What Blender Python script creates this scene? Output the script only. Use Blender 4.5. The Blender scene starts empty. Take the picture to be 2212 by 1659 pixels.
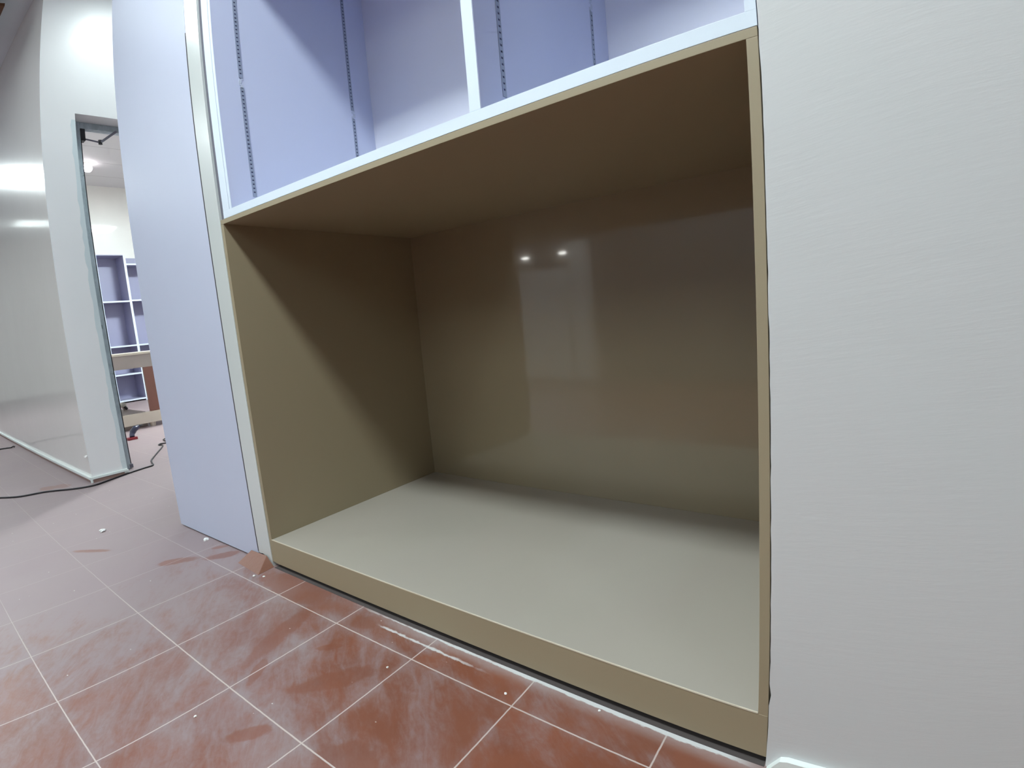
import bpy, bmesh, math, random
from mathutils import Vector, Matrix
random.seed(7)
scn = bpy.context.scene
C = scn.collection
PI = math.pi

# ------------------------------------------------------------------ camera
# wide phone lens with its own barrel distortion, measured on the photograph
cd = bpy.data.cameras.new('camera')
cam = bpy.data.objects.new('camera', cd); C.objects.link(cam); scn.camera = cam
cd.type = 'PANO'
cd.sensor_fit = 'HORIZONTAL'; cd.sensor_width = 36.0
K = (0.96260572, 0.13480833, -0.55193615, 0.2683813)
def set_pano(o):
    o.panorama_type = 'FISHEYE_LENS_POLYNOMIAL'
    o.fisheye_fov = PI
    o.fisheye_polynomial_k0 = 0.0
    o.fisheye_polynomial_k1 = -K[0] / 18
    o.fisheye_polynomial_k2 = -K[1] / 18 ** 2
    o.fisheye_polynomial_k3 = -K[2] / 18 ** 3
    o.fisheye_polynomial_k4 = -K[3] / 18 ** 4
set_pano(cd if hasattr(cd, 'panorama_type') else cd.cycles)
yaw, pitch, roll = (math.radians(v) for v in (36.52952844, -7.94496441, 4.84426208))
M = Matrix.Rotation(yaw, 3, 'Z') @ Matrix.Rotation(pitch, 3, 'X') @ Matrix.Rotation(roll, 3, 'Y')
M = M @ Matrix.Rotation(PI / 2, 3, 'X')           # camera looks along its -Z
cam.matrix_world = Matrix.Translation((1.516, -0.836, 0.8075)) @ M.to_4x4()
cd.clip_start = 0.02; cd.clip_end = 100

# ------------------------------------------------------------------ world, exposure
w = bpy.data.worlds.new('world'); scn.world = w; w.use_nodes = True
w.node_tree.nodes['Background'].inputs[0].default_value = (0.75, 0.85, 1.0, 1)
w.node_tree.nodes['Background'].inputs[1].default_value = 0.35
scn.view_settings.view_transform = 'Standard'
scn.view_settings.look = 'None'
scn.view_settings.gamma = 1.0
scn.view_settings.use_curve_mapping = False
scn.view_settings.exposure = 0.10
scn.cycles.use_denoising = True
scn.cycles.max_bounces = 10
scn.cycles.diffuse_bounces = 6
scn.cycles.caustics_reflective = False
scn.cycles.caustics_refractive = False
scn.cycles.sample_clamp_indirect = 6

# ceiling lamps and added fill panels: (x, y, half_x, half_y, strength)
CEIL = 3.13
LAMPS_FILL = [(-2.42, -1.10, 0.30, 0.30, 10), (0.60, -1.17, 0.50, 0.17, 80), (3.3, -1.17, 0.30, 0.17, 16),
         (-7.2, -0.80, 0.30, 0.30, 60), (-10.3, -1.5, 0.30, 0.30, 3.0),
         (-1.72, 0.55, 0.20, 0.13, 38), (1.9, -4.1, 0.9, 1.3, 3.4), (-1.6, -4.1, 0.9, 1.3, 4.0), (-4.6, -2.6, 0.30, 0.30, 34),  # passage lamp, then added fill panels for the front and the left wall
         (-4.4, 2.6, 0.30, 0.30, 200)]  # unseen lamp added to brighten the far room

# ------------------------------------------------------------------ helpers
def new_mat(name):
    m = bpy.data.materials.new(name); m.use_nodes = True
    return m, m.node_tree, m.node_tree.nodes['Principled BSDF']

class NT:
    """small expression helper for procedural materials"""
    def __init__(s, nt): s.nt = nt
    def node(s, t, **k):
        n = s.nt.nodes.new(t)
        for a, b in k.items(): setattr(n, a, b)
        return n
    def put(s, sock, v):
        if isinstance(v, bpy.types.NodeSocket): s.nt.links.new(v, sock)
        elif isinstance(v, (tuple, list)) and len(v) == 3 and sock.type == 'RGBA': sock.default_value = (*v, 1)
        else: sock.default_value = v
    def m(s, op, a, b=0.0, c=0.0, clamp=False):
        n = s.node('ShaderNodeMath', operation=op, use_clamp=clamp)
        s.put(n.inputs[0], a); s.put(n.inputs[1], b); s.put(n.inputs[2], c)
        return n.outputs[0]
    def pos(s):
        n = s.node('ShaderNodeTexCoord'); q = s.node('ShaderNodeSeparateXYZ')
        s.nt.links.new(n.outputs['Object'], q.inputs[0])
        return n.outputs['Object'], q.outputs
    def mapping(s, v, scale=(1, 1, 1), rot=(0, 0, 0), loc=(0, 0, 0)):
        n = s.node('ShaderNodeMapping'); s.nt.links.new(v, n.inputs[0])
        n.inputs['Scale'].default_value = scale; n.inputs['Rotation'].default_value = rot; n.inputs['Location'].default_value = loc
        return n.outputs[0]
    def noise(s, v, scale=5, detail=4, rough=0.5, dist=0.0):
        n = s.node('ShaderNodeTexNoise'); s.nt.links.new(v, n.inputs['Vector'])
        n.inputs['Scale'].default_value = scale; n.inputs['Detail'].default_value = detail
        n.inputs['Roughness'].default_value = rough; n.inputs['Distortion'].default_value = dist
        return n.outputs['Fac']
    def ramp(s, v, a, b, lo=0.0, hi=1.0):
        n = s.node('ShaderNodeMapRange', interpolation_type='SMOOTHSTEP'); n.clamp = True
        s.put(n.inputs['Value'], v); n.inputs['From Min'].default_value = a; n.inputs['From Max'].default_value = b
        n.inputs['To Min'].default_value = lo; n.inputs['To Max'].default_value = hi
        return n.outputs[0]
    def mix(s, f, a, b):
        n = s.node('ShaderNodeMix', data_type='RGBA')
        s.put(n.inputs[0], f); s.put(n.inputs[6], a); s.put(n.inputs[7], b)
        return n.outputs[2]
    def bump(s, h, strength=0.3, dist=0.002):
        n = s.node('ShaderNodeBump'); s.put(n.inputs['Height'], h)
        n.inputs['Strength'].default_value = strength; n.inputs['Distance'].default_value = dist
        return n.outputs[0]

def paint(name, col, rough=0.5, coat=0.0, bump=0.0, bscale=40, var=0.03, spec=0.5, streak=(1, 1, 1), metallic=0.0, coat_rough=0.05):
    m, nt, b = new_mat(name); e = NT(nt); v, _ = e.pos()
    n = e.noise(e.mapping(v, streak), 3.0, 3)
    dark = tuple(c * (1 - var * 2) for c in col); lite = tuple(min(1, c * (1 + var)) for c in col)
    e.put(b.inputs['Base Color'], e.mix(n, dark, lite))
    b.inputs['Roughness'].default_value = rough
    b.inputs['Coat Weight'].default_value = coat
    b.inputs['Coat Roughness'].default_value = coat_rough
    b.inputs['Specular IOR Level'].default_value = spec
    b.inputs['Metallic'].default_value = metallic
    if bump:
        h = e.noise(e.mapping(v, streak), bscale, 5, 0.6)
        nb = e.bump(h, bump, 0.004)
        nt.links.new(nb, b.inputs['Normal'])
        nt.links.new(nb, b.inputs['Coat Normal'])
    return m

def emit(name, col, strength):
    m, nt, b = new_mat(name)
    b.inputs['Base Color'].default_value = (*col, 1)
    b.inputs['Emission Color'].default_value = (*col, 1)
    b.inputs['Emission Strength'].default_value = strength
    return m

def obj(name, bm, mats, parent=None, smooth=False):
    me = bpy.data.meshes.new(name); bm.normal_update(); bm.to_mesh(me); bm.free()
    for mt in (mats if isinstance(mats, (list, tuple)) else [mats]): me.materials.append(mt)
    if smooth:
        for p in me.polygons: p.use_smooth = True
    o = bpy.data.objects.new(name, me); C.objects.link(o)
    if parent is not None:
        o.parent = parent
        o.matrix_parent_inverse = Matrix.Identity(4)
        me.transform(Matrix.Translation(-abs_loc(parent)))
    return o
def abs_loc(o):
    v = Vector(o.location)
    while o.parent is not None:
        o = o.parent; v += Vector(o.location)
    return v
def bx(bm, x0, x1, y0, y1, z0, z1, bev=0.0, mi=0):
    vs = [bm.verts.new((x, y, z)) for x in (x0, x1) for y in (y0, y1) for z in (z0, z1)]
    fs = [(0, 1, 3, 2), (4, 6, 7, 5), (0, 4, 5, 1), (2, 3, 7, 6), (0, 2, 6, 4), (1, 5, 7, 3)]
    new = []
    for f in fs:
        q = bm.faces.new([vs[i] for i in f]); q.material_index = mi; new.append(q)
    if bev:
        es = {e for f in new for e in f.edges}
        bmesh.ops.bevel(bm, geom=list(es), offset=bev, segments=2, affect='EDGES', profile=0.6, material=-1)
def box(name, x0, x1, y0, y1, z0, z1, mat, parent=None, bev=0.0):
    bm = bmesh.new(); bx(bm, x0, x1, y0, y1, z0, z1, bev)
    return obj(name, bm, mat, parent)
def poly_prism(bm, pts, axis, a, b, mi=0):
    """polygon given in the two other axes, pushed from a to b along axis"""
    def mk(p, t):
        c = list(p); c.insert(axis, t); return bm.verts.new(c)
    A = [mk(p, a) for p in pts]; B = [mk(p, b) for p in pts]; n = len(pts)
    bm.faces.new(A).material_index = mi; bm.faces.new(B[::-1]).material_index = mi
    for i in range(n):
        bm.faces.new((A[i], B[i], B[(i + 1) % n], A[(i + 1) % n])).material_index = mi
    bmesh.ops.recalc_face_normals(bm, faces=bm.faces)
def tube(bm, pts, r, seg=10, mi=0, caps=True):
    pts = [Vector(p) for p in pts]; rings = []
    rr = r if isinstance(r, (list, tuple)) else [r] * len(pts)
    up = Vector((0, 0, 1))
    for i, p in enumerate(pts):
        t = (pts[min(i + 1, len(pts) - 1)] - pts[max(i - 1, 0)]).normalized()
        s = t.cross(up)
        if s.length < 1e-3: s = t.cross(Vector((1, 0, 0)))
        s.normalize(); u = s.cross(t)
        rings.append([bm.verts.new(p + (s * math.cos(2 * PI * k / seg) + u * math.sin(2 * PI * k / seg)) * rr[i]) for k in range(seg)])
    for a, b in zip(rings, rings[1:]):
        for k in range(seg):
            bm.faces.new((a[k], a[(k + 1) % seg], b[(k + 1) % seg], b[k])).material_index = mi
    if caps:
        bm.faces.new(rings[0][::-1]); bm.faces.new(rings[-1])
    bmesh.ops.recalc_face_normals(bm, faces=bm.faces)
def smooth_path(pts, n=8):
    P = [Vector(p) for p in pts]; out = []
    for i in range(len(P) - 1):
        a, b, c, d = P[max(i - 1, 0)], P[i], P[i + 1], P[min(i + 2, len(P) - 1)]
        for k in range(n):
            t = k / n
            out.append(0.5 * ((2 * b) + (c - a) * t + (2 * a - 5 * b + 4 * c - d) * t * t + (3 * b - a - 3 * c + d) * t ** 3))
    out.append(P[-1]); return out
def thing(name, label, cat, loc=(0, 0, 0), group=None):
    o = bpy.data.objects.new(name, None); C.objects.link(o); o.location = loc
    o.empty_display_size = 0.1
    return tag(o, label, cat, group)
def tag(o, label, cat, group=None):
    o['label'] = label; o['category'] = cat
    if group: o['group'] = group
    return o
def struct(o): o['kind'] = 'structure'; return o

def crumb(s, seed):
    bm = bmesh.new(); rn = random.Random(seed)
    bmesh.ops.create_icosphere(bm, subdivisions=2, radius=s)
    for v in bm.verts:
        v.co *= 0.75 + 0.5 * rn.random(); v.co.z = max(v.co.z * 0.6, -0.35 * s)
    z = min(v.co.z for v in bm.verts)
    for v in bm.verts: v.co.z -= z
    return bm
# ------------------------------------------------------------------ materials
M_lam = paint('beige_laminate', (0.335, 0.275, 0.182), 0.12, 1.0, 0.0, var=0.015, coat_rough=0.04)
M_shelf = paint('pale_beige_laminate', (0.415, 0.38, 0.33), 0.38, 0.35, 0.0, var=0.02, coat_rough=0.06)  # paler and more neutral than the other beige boards
M_lammatt = paint('beige_laminate_matt', (0.335, 0.275, 0.182), 0.5, 0.0, 0.0, var=0.015)
M_edge = paint('beige_edge_band', (0.43, 0.385, 0.30), 0.4, var=0.02)
M_mel = paint('white_melamine', (0.57, 0.60, 0.745), 0.42, var=0.012)
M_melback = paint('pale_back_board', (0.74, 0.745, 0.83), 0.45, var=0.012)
M_meledge = paint('white_edge_band', (0.72, 0.80, 0.90), 0.4, var=0.01)
M_plaster = paint('painted_plaster', (0.66, 0.67, 0.67), 0.62, 0.0, 0.22, 9, 0.02, streak=(1, 1, 4))
M_cream = paint('glossy_cream_paint', (0.84, 0.82, 0.80), 0.22, 0.6, 0.10, 6, 0.02, coat_rough=0.08)
M_pier = paint('glossy_cream_plaster', (0.66, 0.69, 0.68), 0.25, 0.7, 0.10, 10, 0.03, coat_rough=0.06)
M_doorwall = paint('satin_cream_plaster', (0.90, 0.90, 0.90), 0.3, 0.4, 0.10, 7, 0.02, coat_rough=0.10)
M_ceil = paint('ceiling_white', (0.70, 0.76, 0.82), 0.8)
M_trim = paint('white_trim', (0.84, 0.90, 0.88), 0.35, bump=0.2, bscale=30)
M_gray = paint('grey_filler', (0.15, 0.15, 0.19), 0.5)
M_dark = paint('dark_gap', (0.03, 0.025, 0.03), 0.8)
M_gap = paint('shaded_gap', (0.085, 0.07, 0.068), 0.9, var=0.2)
M_bright = paint('pale_edge_highlight', (0.70, 0.64, 0.52), 0.4)
M_black = paint('black_rubber', (0.012, 0.010, 0.014), 0.5)
M_terra = paint('terracotta_tile', (0.24, 0.105, 0.07), 0.45, bump=0.3, bscale=50, var=0.12)
M_skirt = paint('terracotta_skirting', (0.34, 0.22, 0.19), 0.45, bump=0.2, var=0.1)
M_strip = paint('greenish_wall_patch', (0.70, 0.78, 0.80), 0.4, bump=0.3, bscale=60, var=0.06)
XLi0 = -0.19
M_std = paint('zinc_standard', (0.33, 0.37, 0.46), 0.4, metallic=0.3)
M_slot = paint('slot_dark', (0.035, 0.04, 0.10), 0.7)
M_taupe = paint('taupe_board', (0.30, 0.255, 0.235), 0.5)
M_brown = paint('red_brown_board', (0.17, 0.065, 0.045), 0.5, var=0.08)
M_sand = paint('sand_laminate', (0.56, 0.50, 0.42), 0.4)
M_navy = paint('navy_plastic', (0.015, 0.015, 0.045), 0.35)
M_red = paint('red_plastic', (0.25, 0.02, 0.03), 0.4)
M_white = paint('white_plastic', (0.75, 0.76, 0.70), 0.4)
M_crumb = paint('plaster_crumb', (0.85, 0.85, 0.83), 0.8)
M_farwall = paint('warm_white_wall', (0.88, 0.86, 0.80), 0.35, 0.3)
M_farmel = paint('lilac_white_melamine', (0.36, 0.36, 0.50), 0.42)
M_backwall = paint('grey_back_wall', (0.20, 0.20, 0.21), 0.6)
M_ceilmark = paint('dark_timber', (0.10, 0.035, 0.01), 0.6)

def ceiling_boards():
    m, nt, b = new_mat('ceiling_boards'); e = NT(nt); v, p = e.pos()
    f = e.m('FRACT', e.m('DIVIDE', e.m('ADD', p[0], 7.01 + 0.625 * 40), 0.625))
    d = e.m('ABSOLUTE', e.m('SUBTRACT', f, 0.5))
    line = e.ramp(d, 0.491, 0.497)
    e.put(b.inputs['Base Color'], e.mix(line, (0.68, 0.665, 0.67), (0.33, 0.31, 0.32)))
    b.inputs['Roughness'].default_value = 0.7
    return m
M_farceil = ceiling_boards()

def galvanised():
    m, nt, b = new_mat('greenish_painted_metal'); e = NT(nt); v, p = e.pos()
    n = e.noise(e.mapping(v, (1, 1, 0.5)), 30, 6, 0.7)
    n2 = e.noise(v, 9, 4, 0.6)
    c = e.mix(e.ramp(n, 0.35, 0.65), (0.40, 0.48, 0.51), (0.52, 0.60, 0.64))
    c = e.mix(e.ramp(n2, 0.60, 0.68), c, (0.22, 0.27, 0.28))
    e.put(b.inputs['Base Color'], c)
    b.inputs['Roughness'].default_value = 0.45
    return m
M_frame = galvanised()

def floor_tiles():
    m, nt, b = new_mat('dusty_terracotta_tiles'); e = NT(nt); v, p = e.pos()
    x, y = p[0], p[1]
    T = 0.3
    # warp the joints very slightly
    wob = e.m('MULTIPLY', e.m('SUBTRACT', e.noise(v, 40, 2), 0.5), 0.0016)
    def joint(c, off):
        f = e.m('FRACT', e.m('DIVIDE', e.m('ADD', e.m('ADD', c, wob), off + T * 100), T))
        return e.m('MULTIPLY', e.m('SUBTRACT', 0.5, e.m('ABSOLUTE', e.m('SUBTRACT', f, 0.5))), T)   # metres to the nearest joint
    # beyond the last row by the cabinet the tiles are cut: no second joint line
    jx = joint(x, 0.0)
    jy = joint(y, 0.1012)
    dj = e.m('MINIMUM', jx, jy)
    grout = e.ramp(dj, 0.0010, 0.0022, 1.0, 0.0)
    near = e.ramp(dj, 0.0, 0.028, 1.0, 0.0)
    # clay colour, varied tile by tile
    cell = e.node('ShaderNodeTexWhiteNoise', noise_dimensions='2D')
    comb = e.node('ShaderNodeCombineXYZ')
    e.put(comb.inputs[0], e.m('FLOOR', e.m('DIVIDE', x, T))); e.put(comb.inputs[1], e.m('FLOOR', e.m('DIVIDE', e.m('ADD', y, 0.1012), T)))
    nt.links.new(comb.outputs[0], cell.inputs['Vector'])
    big = e.noise(v, 6.5, 5, 0.6, 0.3)
    clay = e.mix(big, (0.160, 0.050, 0.028), (0.285, 0.100, 0.058))
    clay = e.mix(e.m('MULTIPLY', cell.outputs['Value'], 0.35), clay, (0.17, 0.075, 0.055))
    # dust: thin film, thicker away from the cabinet and towards the passage
    wv = e.mapping(v, (1, 1, 1), (0, 0, 0.6))
    d1 = e.noise(e.mapping(wv, (1.0, 2.2, 1)), 4.2, 6, 0.62, 0.8)
    d2 = e.noise(e.mapping(wv, (3, 11, 1)), 3.5, 5, 0.65, 1.6)
    d3 = e.noise(v, 55, 3, 0.7)
    trend = e.ramp(e.m('SUBTRACT', x, e.m('MULTIPLY', y, 1.35)), -0.9, 1.9, 0.42, -0.04)   # less dust to the right
    trend = e.m('ADD', trend, e.ramp(y, -0.5, -0.05, 0.07, -0.10))
    left = e.ramp(x, -1.2, 0.1, 0.25, 0.0)
    dust = e.m('ADD', e.m('ADD', e.m('MULTIPLY', d1, 0.95), e.m('MULTIPLY', d2, 0.45)), e.m('ADD', trend, left))
    dust = e.m('ADD', dust, e.m('MULTIPLY', near, 0.09))
    dust = e.m('ADD', dust, e.m('MULTIPLY', e.m('SUBTRACT', d3, 0.5), 0.22))
    dust = e.ramp(dust, 0.56, 1.18, 0.0, 0.88)
    # worn clean or damp patches, each at its own place (x, y, rx, ry, angle)
    spots = [(-0.59, -0.168, .075, .026, .9), (-0.48, -0.057, .062, .026, .9), (0.375, -0.178, .034, .011, .7), (1.176, -0.040, .046, .030, 0), (0.48, -0.452, .05, .02, .9),
             (-2.537, -0.20, .06, .04, 0.3), (-2.494, -0.128, .06, .04, 0.3), (-1.05, -0.335, .09, .014, 0.6), (1.42, -0.045, .15, .034, 0.0), (0.37, -0.055, .05, .03, 0.4),
             (0.20, -0.20, .03, .15, 0.35), (0.30, -0.33, .05, .015, -0.9), (0.02, -0.05, .20, .05, 0.0), (0.50, -0.24, .10, .03, 0.9), (-0.565, -0.02, .03, .014, .9), (0.72, -0.38, .07, .05, 0.3)]
    wnz = e.m('MULTIPLY', e.m('SUBTRACT', e.noise(v, 17, 6, .65), 0.5), 2.6)
    tot = None
    for (sx, sy, rx, ry, an) in spots:
        ca, sa = math.cos(an), math.sin(an)
        dx = e.m('SUBTRACT', x, sx); dy = e.m('SUBTRACT', y, sy)
        u = e.m('DIVIDE', e.m('ADD', e.m('MULTIPLY', dx, ca), e.m('MULTIPLY', dy, sa)), rx)
        q = e.m('DIVIDE', e.m('SUBTRACT', e.m('MULTIPLY', dy, ca), e.m('MULTIPLY', dx, sa)), ry)
        r2 = e.m('ADD', e.m('ADD', e.m('MULTIPLY', u, u), e.m('MULTIPLY', q, q)), wnz)
        k = e.ramp(r2, 0.70, 1.35, 1.0, 0.0)
        tot = k if tot is None else e.m('MAXIMUM', tot, k)
    dust = e.m('MULTIPLY', dust, e.m('SUBTRACT', 1.0, e.m('MULTIPLY', tot, 0.66)))
    dcol = e.mix(e.noise(v, 2.2, 2), (0.285, 0.225, 0.245), (0.325, 0.27, 0.272))
    col = e.mix(dust, clay, dcol)
    # grout: whitened, half lost under the dust on the left
    gvis = e.ramp(x, -0.9, 0.1, 0.25, 0.95)
    col = e.mix(e.m('MULTIPLY', grout, gvis), col, (0.56, 0.47, 0.44))
    # white plaster dust swept against the cabinet
    edge = e.m('ADD', e.m('ABSOLUTE', e.m('ADD', y, 0.0105)), e.m('MULTIPLY', e.m('SUBTRACT', e.noise(e.mapping(v, (1, 3, 1)), 14, 6, .75), 0.5), 0.020))
    wl = e.m('MULTIPLY', e.ramp(e.m('SUBTRACT', edge, e.ramp(x, 0.4, 1.1, -0.001, 0.0035)), 0.0012, 0.0045, 0.95, 0.0), e.ramp(x, 0.22, 0.50))
    wl = e.m('MULTIPLY', wl, e.ramp(x, 1.30, 1.37, 1.0, 0.0))
    halo = e.m('MULTIPLY', e.ramp(edge, 0.0, 0.04, 0.45, 0.0), e.ramp(x, 0.25, 0.6))
    st = e.m('ADD', e.m('ABSOLUTE', e.m('ADD', y, 0.046)), e.m('MULTIPLY', e.m('SUBTRACT', e.noise(e.mapping(v, (1, 2, 1)), 30, 4, .7), 0.5), 0.016))
    stl = e.m('MULTIPLY', e.ramp(st, 0.001, 0.005, 0.8, 0.0), e.m('MULTIPLY', e.ramp(x, 0.40, 0.45), e.ramp(x, 0.66, 0.82, 1.0, 0.0)))
    col = e.mix(halo, col, (0.46, 0.42, 0.43))
    col = e.mix(e.m('MAXIMUM', wl, stl), col, (0.66, 0.67, 0.68))
    # specks of plaster
    sp = e.node('ShaderNodeTexVoronoi', feature='F1'); nt.links.new(e.mapping(v, (1, 1.6, 1)), sp.inputs['Vector']); sp.inputs['Scale'].default_value = 16
    spm = e.m('MULTIPLY', e.ramp(sp.outputs['Distance'], 0.035, 0.06, 1.0, 0.0), e.ramp(e.noise(v, 8, 2), 0.52, 0.56))
    col = e.mix(e.m('MULTIPLY', spm, 0.75), col, (0.7, 0.68, 0.66))
    e.put(b.inputs['Base Color'], col)
    e.put(b.inputs['Roughness'], e.m('ADD', 0.34, e.m('MULTIPLY', dust, 0.20)))
    h = e.m('SUBTRACT', e.m('MULTIPLY', e.noise(v, 14, 5), 0.5), e.m('MULTIPLY', grout, 0.9))
    nt.links.new(e.bump(h, 0.35, 0.0015), b.inputs['Normal'])
    return m
M_floor = floor_tiles()

# ------------------------------------------------------------------ the setting
XD, YC = -2.3654, 0.0098        # door wall plane, left wall plane
X0, X1, Y0, Y1 = -12.0, 4.6, -6.2, 4.2
struct(box('floor', X0, X1, Y0, Y1, -0.05, 0.0, M_floor))
struct(box('ceiling', X0, X1, Y0, YC + 0.12, CEIL, CEIL + 0.05, M_ceil))
struct(box('ceiling_passage', XD - 0.2, X1, YC + 0.12, Y1, CEIL, CEIL + 0.05, M_ceil))
struct(box('ceiling_far_room', X0, XD - 0.2, YC + 0.12, Y1, CEIL, CEIL + 0.05, M_farceil))
# glossy wall running away on the left; its end is the corner by the doorway
struct(box('wall_left', -9.0, XD, YC, YC + 0.12, 0, CEIL, M_cream))
struct(box('wall_far_left', X0 - 0.1, X0, Y0, Y1, 0, CEIL, M_farwall))
# wall with the doorway (opening 0.209..1.12, up to 2.24)
JY0, JY1, JZ = 0.2089, 1.12, 2.2397
bm = bmesh.new()
bx(bm, XD - 0.2, XD, YC + 0.12, JY0, 0, CEIL)
bx(bm, XD - 0.2, XD, JY1, Y1, 0, CEIL)
bx(bm, XD - 0.2, XD, JY0, JY1, JZ, CEIL)
struct(obj('wall_doorway', bm, M_doorwall))
bm = bmesh.new(); bx(bm, XD - 0.0005, XD + 0.0008, YC, YC + 0.1201, 0, CEIL)
struct(obj('wall_doorway_corner', bm, M_doorwall))
struct(box('wall_passage_end', XD - 0.2, X1, Y1, Y1 + 0.1, 0, CEIL, M_plaster))
# plaster wall on the right, its edge a little ragged against the cabinet
def right_wall():
    bm = bmesh.new(); n = 150; rnd = random.Random(3)
    zs = [CEIL * i / n for i in range(n + 1)]
    dx = []
    for z in zs:
        d = (rnd.random() - 0.5) * 0.0012
        if 0.135 < z < 0.165: d += 0.0025 * (1 - abs(z - 0.15) / 0.015)
        if z < 0.11: d -= 0.002 * (0.11 - z) / 0.11
        dx.append(1.3758 + d)
    fr = [bm.verts.new((x, -0.0035, z)) for x, z in zip(dx, zs)]
    fi = [bm.verts.new((1.42, -0.0035, z)) for z in zs]
    fo = [bm.verts.new((X1, -0.0035, z)) for z in zs]
    bk = [bm.verts.new((x, 0.10, z)) for x, z in zip(dx, zs)]
    bo = [bm.verts.new((X1, 0.10, z)) for z in zs]
    for i in range(n):
        bm.faces.new((fr[i], fi[i], fi[i + 1], fr[i + 1])); bm.faces.new((fi[i], fo[i], fo[i + 1], fi[i + 1]))
        bm.faces.new((bk[i], fr[i], fr[i + 1], bk[i + 1])); bm.faces.new((bo[i], bk[i], bk[i + 1], bo[i + 1])); bm.faces.new((fo[i], bo[i], bo[i + 1], fo[i + 1]))
    bmesh.ops.recalc_face_normals(bm, faces=bm.faces)
    return bm
def plaster_wall():
    m, nt, b = new_mat('trowelled_plaster'); e = NT(nt); v, p = e.pos()
    n = e.noise(e.mapping(v, (1, 1, 1)), 1.6, 3)
    e.put(b.inputs['Base Color'], e.mix(n, (0.60, 0.61, 0.62), (0.645, 0.64, 0.64)))
    b.inputs['Roughness'].default_value = 0.6
    rot = e.mapping(v, (1, 1, 1), (0, 0.12, 0))
    h1 = e.noise(e.mapping(rot, (2.0, 1, 16)), 3, 4, 0.6)
    h2 = e.noise(e.mapping(rot, (20, 1, 130)), 3, 3, 0.6)
    h3 = e.noise(v, 7, 3)
    vor = e.node('ShaderNodeTexVoronoi', feature='SMOOTH_F1'); nt.links.new(e.mapping(v, (5, 5, 10)), vor.inputs['Vector']); vor.inputs['Scale'].default_value = 1.3
    pit = e.m('MULTIPLY', e.ramp(vor.outputs['Distance'], 0.0, 0.10, -1.0, 0.0), e.ramp(p[2], 0.2, 0.9, 0.6, 0.1))
    h = e.m('ADD', e.m('ADD', e.m('MULTIPLY', h1, 0.8), e.m('MULTIPLY', h2, 0.12)), e.m('ADD', e.m('MULTIPLY', h3, 0.5), pit))
    nt.links.new(e.bump(h, 0.15, 0.004), b.inputs['Normal'])
    return m
struct(obj('wall_right', right_wall(), plaster_wall()))
struct(box('wall_right_side', X1, X1 + 0.1, Y0, Y1, 0, CEIL, M_backwall))
struct(box('wall_back', X0, X1, Y0 - 0.1, Y0, 0, CEIL, M_backwall))
# glossy plastered pier between the tall white cabinet and the shelving
def pier():
    bm = bmesh.new()
    pts = [(-0.2944, 0.033), (-0.285, 0.031), (-0.268, 0.034), (-0.252, 0.030), (-0.240, 0.024), (-0.228, 0.010), (-0.214, 0.0), (-0.207, 0.0),
           (-0.2066, CEIL), (-0.2944, CEIL)]
    poly_prism(bm, pts, 1, -0.0015, 0.60)
    return bm
struct(obj('wall_pier', pier(), M_pier))
struct(box('wall_pier_core', -0.2965, -0.209, 0.012, 0.60, 0.0, 0.04, M_terra))
# thin shadowed joint between the pier and the white cabinet
struct(box('trim_1', -0.3009, -0.2946, -0.0016, 0.05, 0.036, 1.80, M_dark))

# skirting: terracotta strip under a white cement ledge
def skirting(name, a, b, white):
    return
bm = bmesh.new()
bx(bm, -9.0, XD + 0.012, YC - 0.016, YC, 0.020, 0.038, 0.003)
bx(bm, XD, XD + 0.014, YC - 0.012, YC, 0.0, 0.022, 0.002)
struct(obj('baseboard_left', bm, M_trim))
struct(box('trim_2', -9.0, XD, YC - 0.008, YC, 0.0, 0.020, M_skirt))
bm = bmesh.new()
bx(bm, XD, XD + 0.014, YC - 0.012, JY0 - 0.004, 0.020, 0.036, 0.003)
bx(bm, XD, XD + 0.010, JY0 - 0.022, JY0 + 0.004, 0.010, 0.030, 0.003)
struct(obj('baseboard_doorway', bm, M_trim))
struct(box('trim_3', XD, XD + 0.008, YC - 0.004, JY0 - 0.004, 0.0, 0.020, M_skirt))
bm = bmesh.new()
poly_prism(bm, [(1.376, 0.0), (1.386, 0.014), (1.398, 0.030), (1.410, 0.034), (1.47, 0.036), (X1, 0.036), (X1, 0.0)], 1, -0.016, -0.0036)
struct(obj('baseboard_right', bm, M_trim))

o = obj('trim_6', crumb(0.013, 5), M_cream); o.location = (XD - 0.012, YC - 0.004, 0.160); struct(o)
# door frame set back in the opening
FX = -2.505
fr = bpy.data.objects.new('door_1', None); C.objects.link(fr); fr.location = (FX, JY0, 0); fr['kind'] = 'structure'
box('jamb', FX - 0.055, FX, JY0 + 0.0005, 0.2705, 0.0, JZ - 0.0005, M_frame, fr, 0.002)
box('jamb', FX - 0.055, FX, JY1 - 0.062, JY1 - 0.0005, 0.0, JZ - 0.0005, M_frame, fr, 0.002)
box('head', FX - 0.055, FX, 0.2705, JY1 - 0.062, 2.200, JZ - 0.0005, M_frame, fr, 0.002)
box('rubber_seal', FX - 0.050, FX - 0.008, 0.2706, 0.2775, 0.02, 2.14, M_black, fr)
bm = bmesh.new(); bx(bm, FX - 0.055, FX + 0.004, 0.262, 0.283, 0.006, 0.030, 0.002); obj('foot_plate', bm, M_gray, fr)
box('corner_block', FX - 0.060, FX - 0.004, 0.2706, 0.302, 2.125, 2.1995, M_black, fr, 0.004)
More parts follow.
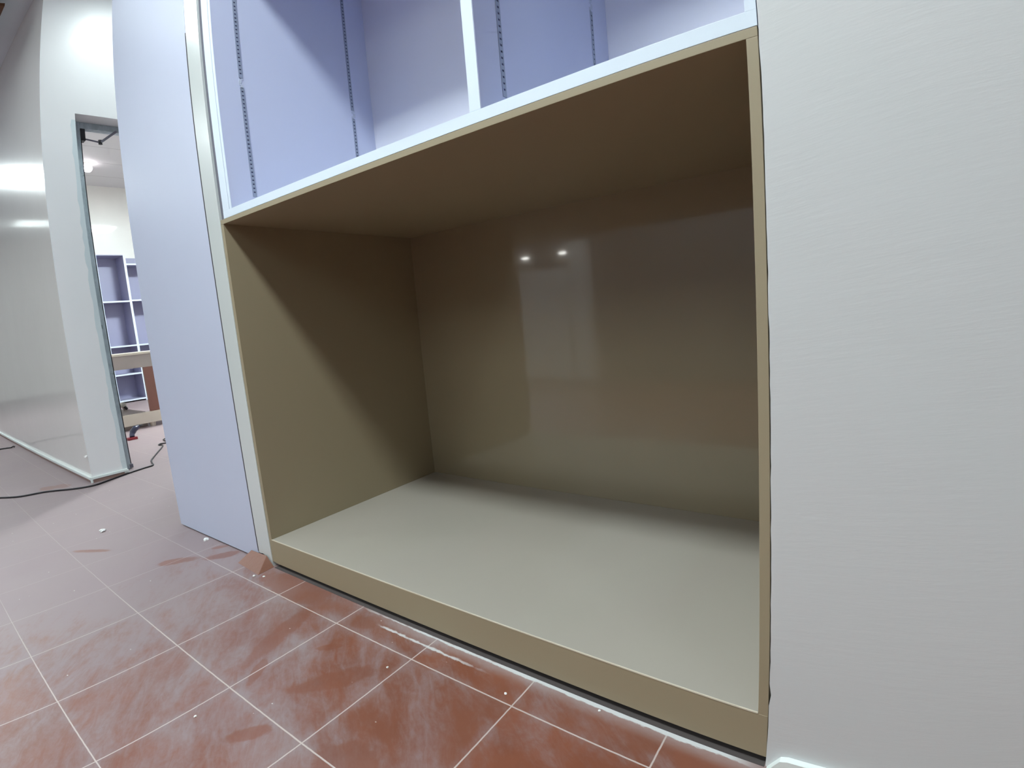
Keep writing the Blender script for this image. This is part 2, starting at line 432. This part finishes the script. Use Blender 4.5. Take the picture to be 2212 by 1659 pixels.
# greenish unpainted strip of wall beside the jamb, ragged edge
bm = bmesh.new(); rn = random.Random(11); pts = []
zz = 0.04
while zz < 2.19:
    pts.append((JY0 - 0.022 - rn.random() * 0.009, zz)); zz += 0.035 + rn.random() * 0.03
pts = pts + [(JY0 - 0.022, 2.2), (JY0, 2.2), (JY0, 0.04)]
poly_prism(bm, pts, 0, XD + 0.0002, XD + 0.0010)
struct(obj('trim_4', bm, M_strip))
# dark strip painting the shade in the unfilled joint at the plinth
struct(box('trim_5', XLi0, 1.372, -0.0065, 0.12, 0.0, 0.0010, M_gap))
# door closer arms under the head
dc = thing('door_closer', 'grey jointed door closer arm under the metal door head', 'door closer', (FX - 0.05, 0.30, 2.15))
bm = bmesh.new(); tube(bm, [(-2.56, 0.302, 2.152), (-2.5907, 0.4127, 2.150)], 0.0055, 8); obj('lower_arm', bm, M_gray, dc)
bm = bmesh.new(); tube(bm, [(-2.5907, 0.4127, 2.150), (-2.46, 0.475, 2.192)], 0.0075, 8); obj('upper_arm', bm, M_gray, dc)
bm = bmesh.new(); tube(bm, [(-2.5907, 0.4127, 2.138), (-2.5907, 0.4127, 2.165)], 0.013, 12); obj('joint', bm, M_black, dc)

# ------------------------------------------------------------------ tall white cabinet, flush with the shelving
tc = thing('tall_cabinet', 'tall plain lilac-white cabinet with one flat front, left of the cream pier', 'cabinet', (-0.99, 0, 0))
box('door', -0.9917, -0.3010, 0.0, 0.018, 0.006, 2.60, M_mel, tc, 0.0008)
box('side_panel', -0.9900, -0.9720, 0.019, 0.58, 0.0, 2.60, M_mel, tc)
box('side_panel', -0.3190, -0.3012, 0.051, 0.58, 0.0, 2.60, M_mel, tc)
box('top_panel', -0.9719, -0.3191, 0.019, 0.58, 2.582, 2.60, M_mel, tc)
box('back_panel', -0.9719, -0.3191, 0.570, 0.58, 0.0, 2.5819, M_mel, tc)
box('base_panel', -0.9719, -0.3191, 0.019, 0.5699, 0.04, 0.058, M_mel, tc)

# ------------------------------------------------------------------ beige open cabinet
ZB, ZT, ZI, ZO, ZW, D = 0.0155, 0.1019, 1.1629, 1.1768, 1.2001, 0.8104
XLo, XLi, XRi, XRo = -0.2062, -0.1900, 1.3579, 1.3738
bc = thing('base_cabinet', 'wide beige open cabinet with empty dark interior, standing on the tiled floor', 'cabinet', (0.58, 0, 0))
box('side_panel', XLo, XLi, 0.0, D + 0.012, ZB + 0.002, ZI - 0.0002, M_lammatt, bc, 0.0007)
box('side_panel', XRi, XRo, 0.0, D + 0.012, ZB, ZI - 0.0002, M_lammatt, bc, 0.0007)
box('top_panel', XLo, XRo, 0.0, D + 0.012, ZI, ZO, M_lammatt, bc, 0.0007)
box('bottom_shelf', XLi + 0.0002, XRi - 0.0002, 0.0, D - 0.0002, ZT - 0.018, ZT, M_shelf, bc, 0.0022)
box('edge_highlight', XLi + 0.0004, XRi - 0.0004, -0.0012, 0.0010, ZT - 0.0022, ZT + 0.0004, M_bright, bc)  # pale strip painting the bright highlight along the shelf front
box('plinth', XLi - 0.0, XRo - 0.0002, -0.0004, 0.0165, ZB, ZT - 0.0022, M_lammatt, bc, 0.0009)
box('back_panel', XLi + 0.0002, XRi - 0.0002, D, D + 0.008, ZT - 0.017, ZI - 0.0002, M_lam, bc)
for fx in (-0.15, 0.58, 1.31):
    for fy in (0.12, 0.70):
        bm = bmesh.new(); tube(bm, [(fx, fy, 0.0), (fx, fy, ZT - 0.0185)], 0.02, 12); obj('foot', bm, M_black, bc)

# ------------------------------------------------------------------ white shelving unit above
XU, XV0, XV1, UD, UT = -0.1249, 0.8500, 0.8785, 0.612, 2.66
uc = thing('shelving_cabinet', 'lilac-white shelving cabinet with slotted standards, above the beige cabinet', 'shelf unit', (0.58, 0, ZO))
def edged(name, x0, x1, y0, y1, z0, z1):
    bm = bmesh.new(); bx(bm, x0, x1, y0 + 0.0012, y1, z0, z1, 0, 0); bx(bm, x0, x1, y0, y0 + 0.0011, z0, z1, 0.0004, 1)
    return obj(name, bm, [M_mel, M_meledge], uc)
edged('bottom_panel', -0.1800, XRo + 0.0005, -0.0004, UD, ZO + 0.0003, ZW)
edged('side_panel', -0.1800, -0.1392, 0.0, UD, ZW + 0.0002, UT)
edged('side_lining', -0.1385, XU, 0.0012, UD - 0.001, ZW + 0.0002, UT - 0.02)
edged('divider', XV0, XV1 - 0.0012, 0.0, UD - 0.001, ZW + 0.0002, UT - 0.02)
box('divider_lining', XV1 - 0.0008, XV1, 0.0008, UD - 0.001, ZW + 0.0002, UT - 0.02, M_mel, uc)
edged('side_panel', 1.3588, XRo + 0.0005, 0.0, UD, ZW + 0.0002, UT)
edged('top_panel', -0.1248, 1.3586, 0.0, UD, UT - 0.018, UT)
edged('fixed_shelf', XU + 0.0002, XV0 - 0.0002, 0.0, UD - 0.002, 2.065, 2.085)
edged('fixed_shelf', XV1 + 0.0002, 1.3586, 0.0, UD - 0.002, 2.065, 2.085)
box('back_panel', -0.1384, 1.3586, UD - 0.0008, UD + 0.006, ZW + 0.0002, UT - 0.0181, M_melback, uc)
box('filler_strip', -0.2064, -0.1803, 0.006, 0.024, ZO + 0.0003, UT, M_gray, uc)

def standard(xf, yc, z0, z1, w=0.013):
    """slotted shelf standard, proud of the side panel, facing +X"""
    bm = bmesh.new(); p = 0.0125
    bx(bm, xf + 0.0001, xf + 0.0005, yc - w / 2, yc + w / 2, z0, z1, 0, 1)
    bx(bm, xf + 0.0005, xf + 0.0016, yc - w / 2, yc - w / 2 + 0.0034, z0, z1)
    bx(bm, xf + 0.0005, xf + 0.0016, yc + w / 2 - 0.0034, yc + w / 2, z0, z1)
    z = z0
    while z < z1 - 0.002:
        bx(bm, xf + 0.0005, xf + 0.0016, yc - w / 2 + 0.0034, yc + w / 2 - 0.0034, z + (0.0042 if z > z0 else 0), min(z + p, z1)); z += p
    return bm
for xf in (XU, XV1):
    for yc in (0.083, 0.515):
        obj('shelf_standard', standard(xf, yc, 1.243, 1.582), [M_std, M_slot], uc)
        obj('shelf_standard', standard(xf, yc, 1.612, 2.060), [M_std, M_slot], uc)
        bm = bmesh.new(); rn = random.Random(int(yc * 1000))
        for k in range(5):
            z = 1.586 + k * 0.006; y = yc + (rn.random() - .5) * 0.012
            bx(bm, xf + 0.0001, xf + 0.0009 + rn.random() * 0.001, y - 0.004, y + 0.005, z - 0.003, z + 0.004)
        obj('filler_patch', bm, paint('filler_paste', (0.52, 0.56, 0.66), 0.7), uc)

# ------------------------------------------------------------------ small things on the floor
def wedge():
    bm = bmesh.new()
    A, B = (-0.356, -0.056, 0.0), (-0.190, -0.067, 0.0)
    Ct, Dt = (-0.236, -0.004, 0.034), (-0.345, -0.004, 0.031)
    E_, F = (-0.196, -0.004, 0.0), (-0.352, -0.004, 0.0)
    v = [bm.verts.new(q) for q in (A, B, Ct, Dt, E_, F)]
    for f in ((0, 1, 2, 3), (1, 4, 2), (0, 3, 5), (4, 5, 3, 2), (0, 5, 4, 1)): bm.faces.new([v[i] for i in f])
    bmesh.ops.recalc_face_normals(bm, faces=bm.faces)
    bmesh.ops.bevel(bm, geom=list(bm.edges), offset=0.0012, segments=1, affect='EDGES')
    return bm
tag(obj('tile_offcut', wedge(), M_terra), 'terracotta tile wedge lying against the foot of the cream pier', 'tile')

CR = [(-1.2733, -0.2319, .013, 'white plaster crumb alone on the dusty floor, furthest left of the crumbs'),
      (-0.6954, -0.0205, .010, 'white plaster crumb just below the bottom edge of the tall cabinet'),
      (-0.196, -0.078, .005, 'white plaster crumb at the right corner of the tile wedge'),
      (-0.160, -0.062, .004, 'small white crumb between the tile wedge and the plinth'),
      (1.063, -0.0227, .0026, 'tiny white bead on a red tile near the right end of the plinth'),
      (0.8677, -0.0786, .0030, 'small white fleck on the red tile, by a grout joint, middle of the plinth'),
      (0.5719, -0.1522, .0030, 'small pale fleck on the dusty tile left of the grout crossing, centre foreground'),
      (0.3313, -0.4956, .0035, 'pale sliver on the dusty tile, lower left foreground')]
for i, (x, y, s, lab) in enumerate(CR):
    o = obj('plaster_crumb', crumb(s, i), M_crumb); o.location = (x, y, 0); o.rotation_euler[2] = i
    tag(o, lab, 'plaster crumb', 'plaster crumbs on the floor')

# black cable snaking round the corner and into the far room
R = 0.005
path = [(-3.9, -1.10, R), (-3.2, -0.80, R), (-2.80, -0.60, R), (-2.5917, -0.4543, R), (-2.4781, -0.357, R), (-2.4247, -0.2299, R), (-2.30, -0.10, R), (-2.26, -0.01, R), (-2.285, 0.06, R), (-2.330, 0.155, R),
        (-2.365, 0.235, R), (-2.39, 0.31, R), (-2.41, 0.37, R), (-2.50, 0.395, R), (-2.60, 0.427, R), (-2.80, 0.53, R), (-3.05, 0.66, R), (-3.13, 0.66, R), (-3.17, 0.685, R), (-3.16, 0.74, R), (-3.36, 0.78, R), (-3.40, 0.95, R), (-3.3, 1.4, R)]
bm = bmesh.new(); tube(bm, smooth_path(path, 8), R, 8)
tag(obj('power_cable', bm, M_black, smooth=True), 'long black cable snaking across the dusty floor and through the doorway', 'cable')
lp = []
for k in range(28):
    a = 2 * PI * k / 26
    lp.append((-4.72 + 0.11 * math.sin(a) - 0.10 * (1 - math.cos(a)) * 0, -0.25 + 0.20 * math.cos(a), 0.006 + 0.010 * (k > 24)))
bm = bmesh.new(); tube(bm, smooth_path([(-5.2, -0.9, 0.006), (-4.9, -0.55, 0.006)] + lp[13:] , 4), 0.006, 8)
tag(obj('cable_loop', bm, M_black, smooth=True), 'small black loop of cable lying by the left wall skirting', 'cable')

# timber end under the ceiling in the top left corner
bm = bmesh.new(); bx(bm, -3.30, -2.575, -0.70, -0.205, 3.000, 3.022, 0.002)
bx(bm, -2.95, -2.90, -0.50, -0.45, 3.022, CEIL)
tag(obj('hanging_board', bm, M_ceilmark), 'dark red-brown board hanging under the ceiling at the top left', 'board')

# ------------------------------------------------------------------ far room through the doorway
struct(box('wall_far_room', -7.66, -7.55, YC + 0.12, Y1, 0, CEIL, M_farwall))
su = thing('wall_shelving', 'lilac-white pigeonhole shelving against the far wall, beyond the doorway', 'shelf unit', (-7.2, 1.6, 0))
SX0, SX1 = -7.54, -7.20
def sbox(n, y0, y1, z0, z1, x0=SX0, x1=SX1, m=None): return box(n, x0, x1, y0, y1, z0, z1, m or M_farmel, su)
def sedge(n, y0, y1, z0, z1):
    bm = bmesh.new(); bx(bm, SX0 + 0.011, SX1 - 0.0012, y0, y1, z0, z1, 0, 0); bx(bm, SX1 - 0.0011, SX1, y0, y1, z0, z1, 0, 1)
    return obj(n, bm, [M_farmel, M_meledge], su)
sedge('side_panel', 1.555, 1.580, 0.0, 2.095)
sedge('divider', 1.916, 1.946, 0.0, 2.095)
sedge('divider', 2.285, 2.315, 0.0, 2.095)
sedge('side_panel', 2.655, 2.680, 0.0, 2.095)
for (a, b, zs) in ((1.5802, 1.9158, (0.02, 0.39, 0.795, 1.428)), (1.9462, 2.2848, (0.02, 0.39, 0.795, 1.437, 1.952)), (2.3152, 2.6548, (0.02, 0.39, 0.795, 1.437))):
    for z in zs: sedge('shelf', a, b, z, z + 0.022)
sbox('back_panel', 1.5802, 2.6548, 0.0, 2.095, SX0, SX0 + 0.010)
sbox('top_panel', 1.5802, 1.9158, 2.085, 2.0949, SX0 + 0.011, SX1)

dk = thing('work_table', 'table with pale top and red-brown end panel, beyond the doorway', 'table', (-4.3, 0.8, 0))
box('tabletop', -4.95, -4.28, 0.45, 2.0, 0.716, 0.736, M_sand, dk, 0.002)
box('apron', -4.34, -4.30, 0.47, 1.98, 0.588, 0.7158, M_taupe, dk)
box('end_panel', -4.335, -4.305, 1.022, 1.30, 0.1502, 0.5878, M_brown, dk)
box('bottom_rail', -4.34, -4.29, 0.47, 1.98, 0.042, 0.150, M_sand, dk, 0.003)
for y in (0.50, 1.03, 1.93):
    bm = bmesh.new(); tube(bm, [(-4.33, y, 0.0), (-4.33, y, 0.0418)], [0.022, 0.030], 12); obj('foot', bm, M_sand, dk)
    if y != 1.03:
        box('leg', -4.36, -4.3402, y - 0.02, y + 0.02, 0.0, 0.5878, M_brown, dk)
for y in (0.50, 1.93): box('leg', -4.94, -4.90, y - 0.02, y + 0.02, 0.0, 0.7158, M_brown, dk)
bm = bmesh.new(); bx(bm, -5.06, -4.44, 0.62, 1.018, 0.030, 0.172, 0.003); 
tag(obj('flat_box', bm, M_taupe), 'flat grey-brown board box on the floor under the table, beyond the doorway', 'box').location[2] = -0.030
# little tool on the box
tl = thing('hand_tool', 'small white and black tool lying on the box under the table', 'tool', (-4.93, 0.98, 0.142))
bm = bmesh.new(); tube(bm, [(-4.99, 1.00, 0.165), (-4.90, 0.96, 0.200), (-4.86, 0.94, 0.215)], [0.026, 0.030, 0.016], 12); obj('housing', bm, M_white, tl, True)
bm = bmesh.new(); tube(bm, [(-4.87, 0.985, 0.154), (-4.90, 0.965, 0.185)], [0.012, 0.016], 10); obj('handle', bm, M_black, tl, True)
# dark drill standing by the door jamb
dr = thing('power_drill', 'dark blue power drill with a red base on the floor beyond the jamb', 'power tool', (-3.72, 0.66, 0))
bm = bmesh.new(); tube(bm, smooth_path([(-3.72, 0.655, 0.022), (-3.74, 0.665, 0.05), (-3.75, 0.695, 0.085), (-3.76, 0.730, 0.100)], 4), [0.020] * 5 + [0.024] * 5 + [0.017] * 3, 12); obj('body', bm, M_navy, dr, True)
bm = bmesh.new(); bx(bm, -3.745, -3.695, 0.615, 0.690, 0.0, 0.022, 0.004); obj('battery', bm, M_red, dr)
bm = bmesh.new(); tube(bm, [(-3.76, 0.730, 0.100), (-3.763, 0.760, 0.105)], [0.010, 0.005], 10); obj('chuck', bm, M_black, dr, True)
# globe lamp under the far ceiling
gl = thing('globe_lamp', 'small lit white globe lamp on the ceiling of the far room', 'lamp', (-6.44, 1.40, CEIL))
bm = bmesh.new(); bmesh.ops.create_uvsphere(bm, u_segments=24, v_segments=16, radius=0.055); bmesh.ops.translate(bm, verts=bm.verts, vec=(-6.44, 1.40, CEIL - 0.062)); obj('globe', bm, emit('lit_globe', (1.0, 0.95, 0.98), 14), gl, True)
bm = bmesh.new(); tube(bm, [(-6.44, 1.40, CEIL - 0.012), (-6.44, 1.40, CEIL)], 0.045, 20); obj('base', bm, M_white, gl, True)

# ------------------------------------------------------------------ ceiling lamps and added fill panels (light the room, show only as reflections)
for i, (x, y, hx, hy, s) in enumerate(LAMPS_FILL):
    t = bpy.data.objects.new('trim_%d' % (10 + i), None); C.objects.link(t); t.location = (x, y, CEIL); t['kind'] = 'structure'
    bm = bmesh.new()
    f = 0.025
    bx(bm, x - hx - f, x + hx + f, y - hy - f, y - hy, CEIL - 0.03, CEIL); bx(bm, x - hx - f, x + hx + f, y + hy, y + hy + f, CEIL - 0.03, CEIL)
    bx(bm, x - hx - f, x - hx, y - hy, y + hy, CEIL - 0.03, CEIL); bx(bm, x + hx, x + hx + f, y - hy, y + hy, CEIL - 0.03, CEIL)
    obj('frame', bm, M_white, t)
    bm = bmesh.new(); bx(bm, x - hx, x + hx, y - hy, y + hy, CEIL - 0.022, CEIL - 0.012)
    obj('diffuser', bm, emit('lamp_fill_diffuser_%d' % i, (0.88, 1.0, 1.01), s), t)

# back of the room (seen only as a faint reflection in the glossy back panel)
M_opp = paint('white_partition', (0.90, 0.91, 0.90), 0.5)
struct(box('wall_opposite', -2.05, -1.40, -2.75, -2.60, 0.0, 1.24, M_opp))
struct(box('wall_opposite_high', -1.33, -1.13, -2.75, -2.60, 0.0, 1.50, M_opp))
struct(box('wall_opposite_right', -0.98, 1.20, -2.75, -2.60, 0.0, 1.55, M_backwall))
for k, x in enumerate((-4.30, -3.46)):
    struct(box('trim_%d' % (30 + k), x - 0.06, x + 0.06, Y0, Y0 + 0.05, 1.785, 1.82, emit('spot_%d' % k, (1, 1, 0.95), 26)))
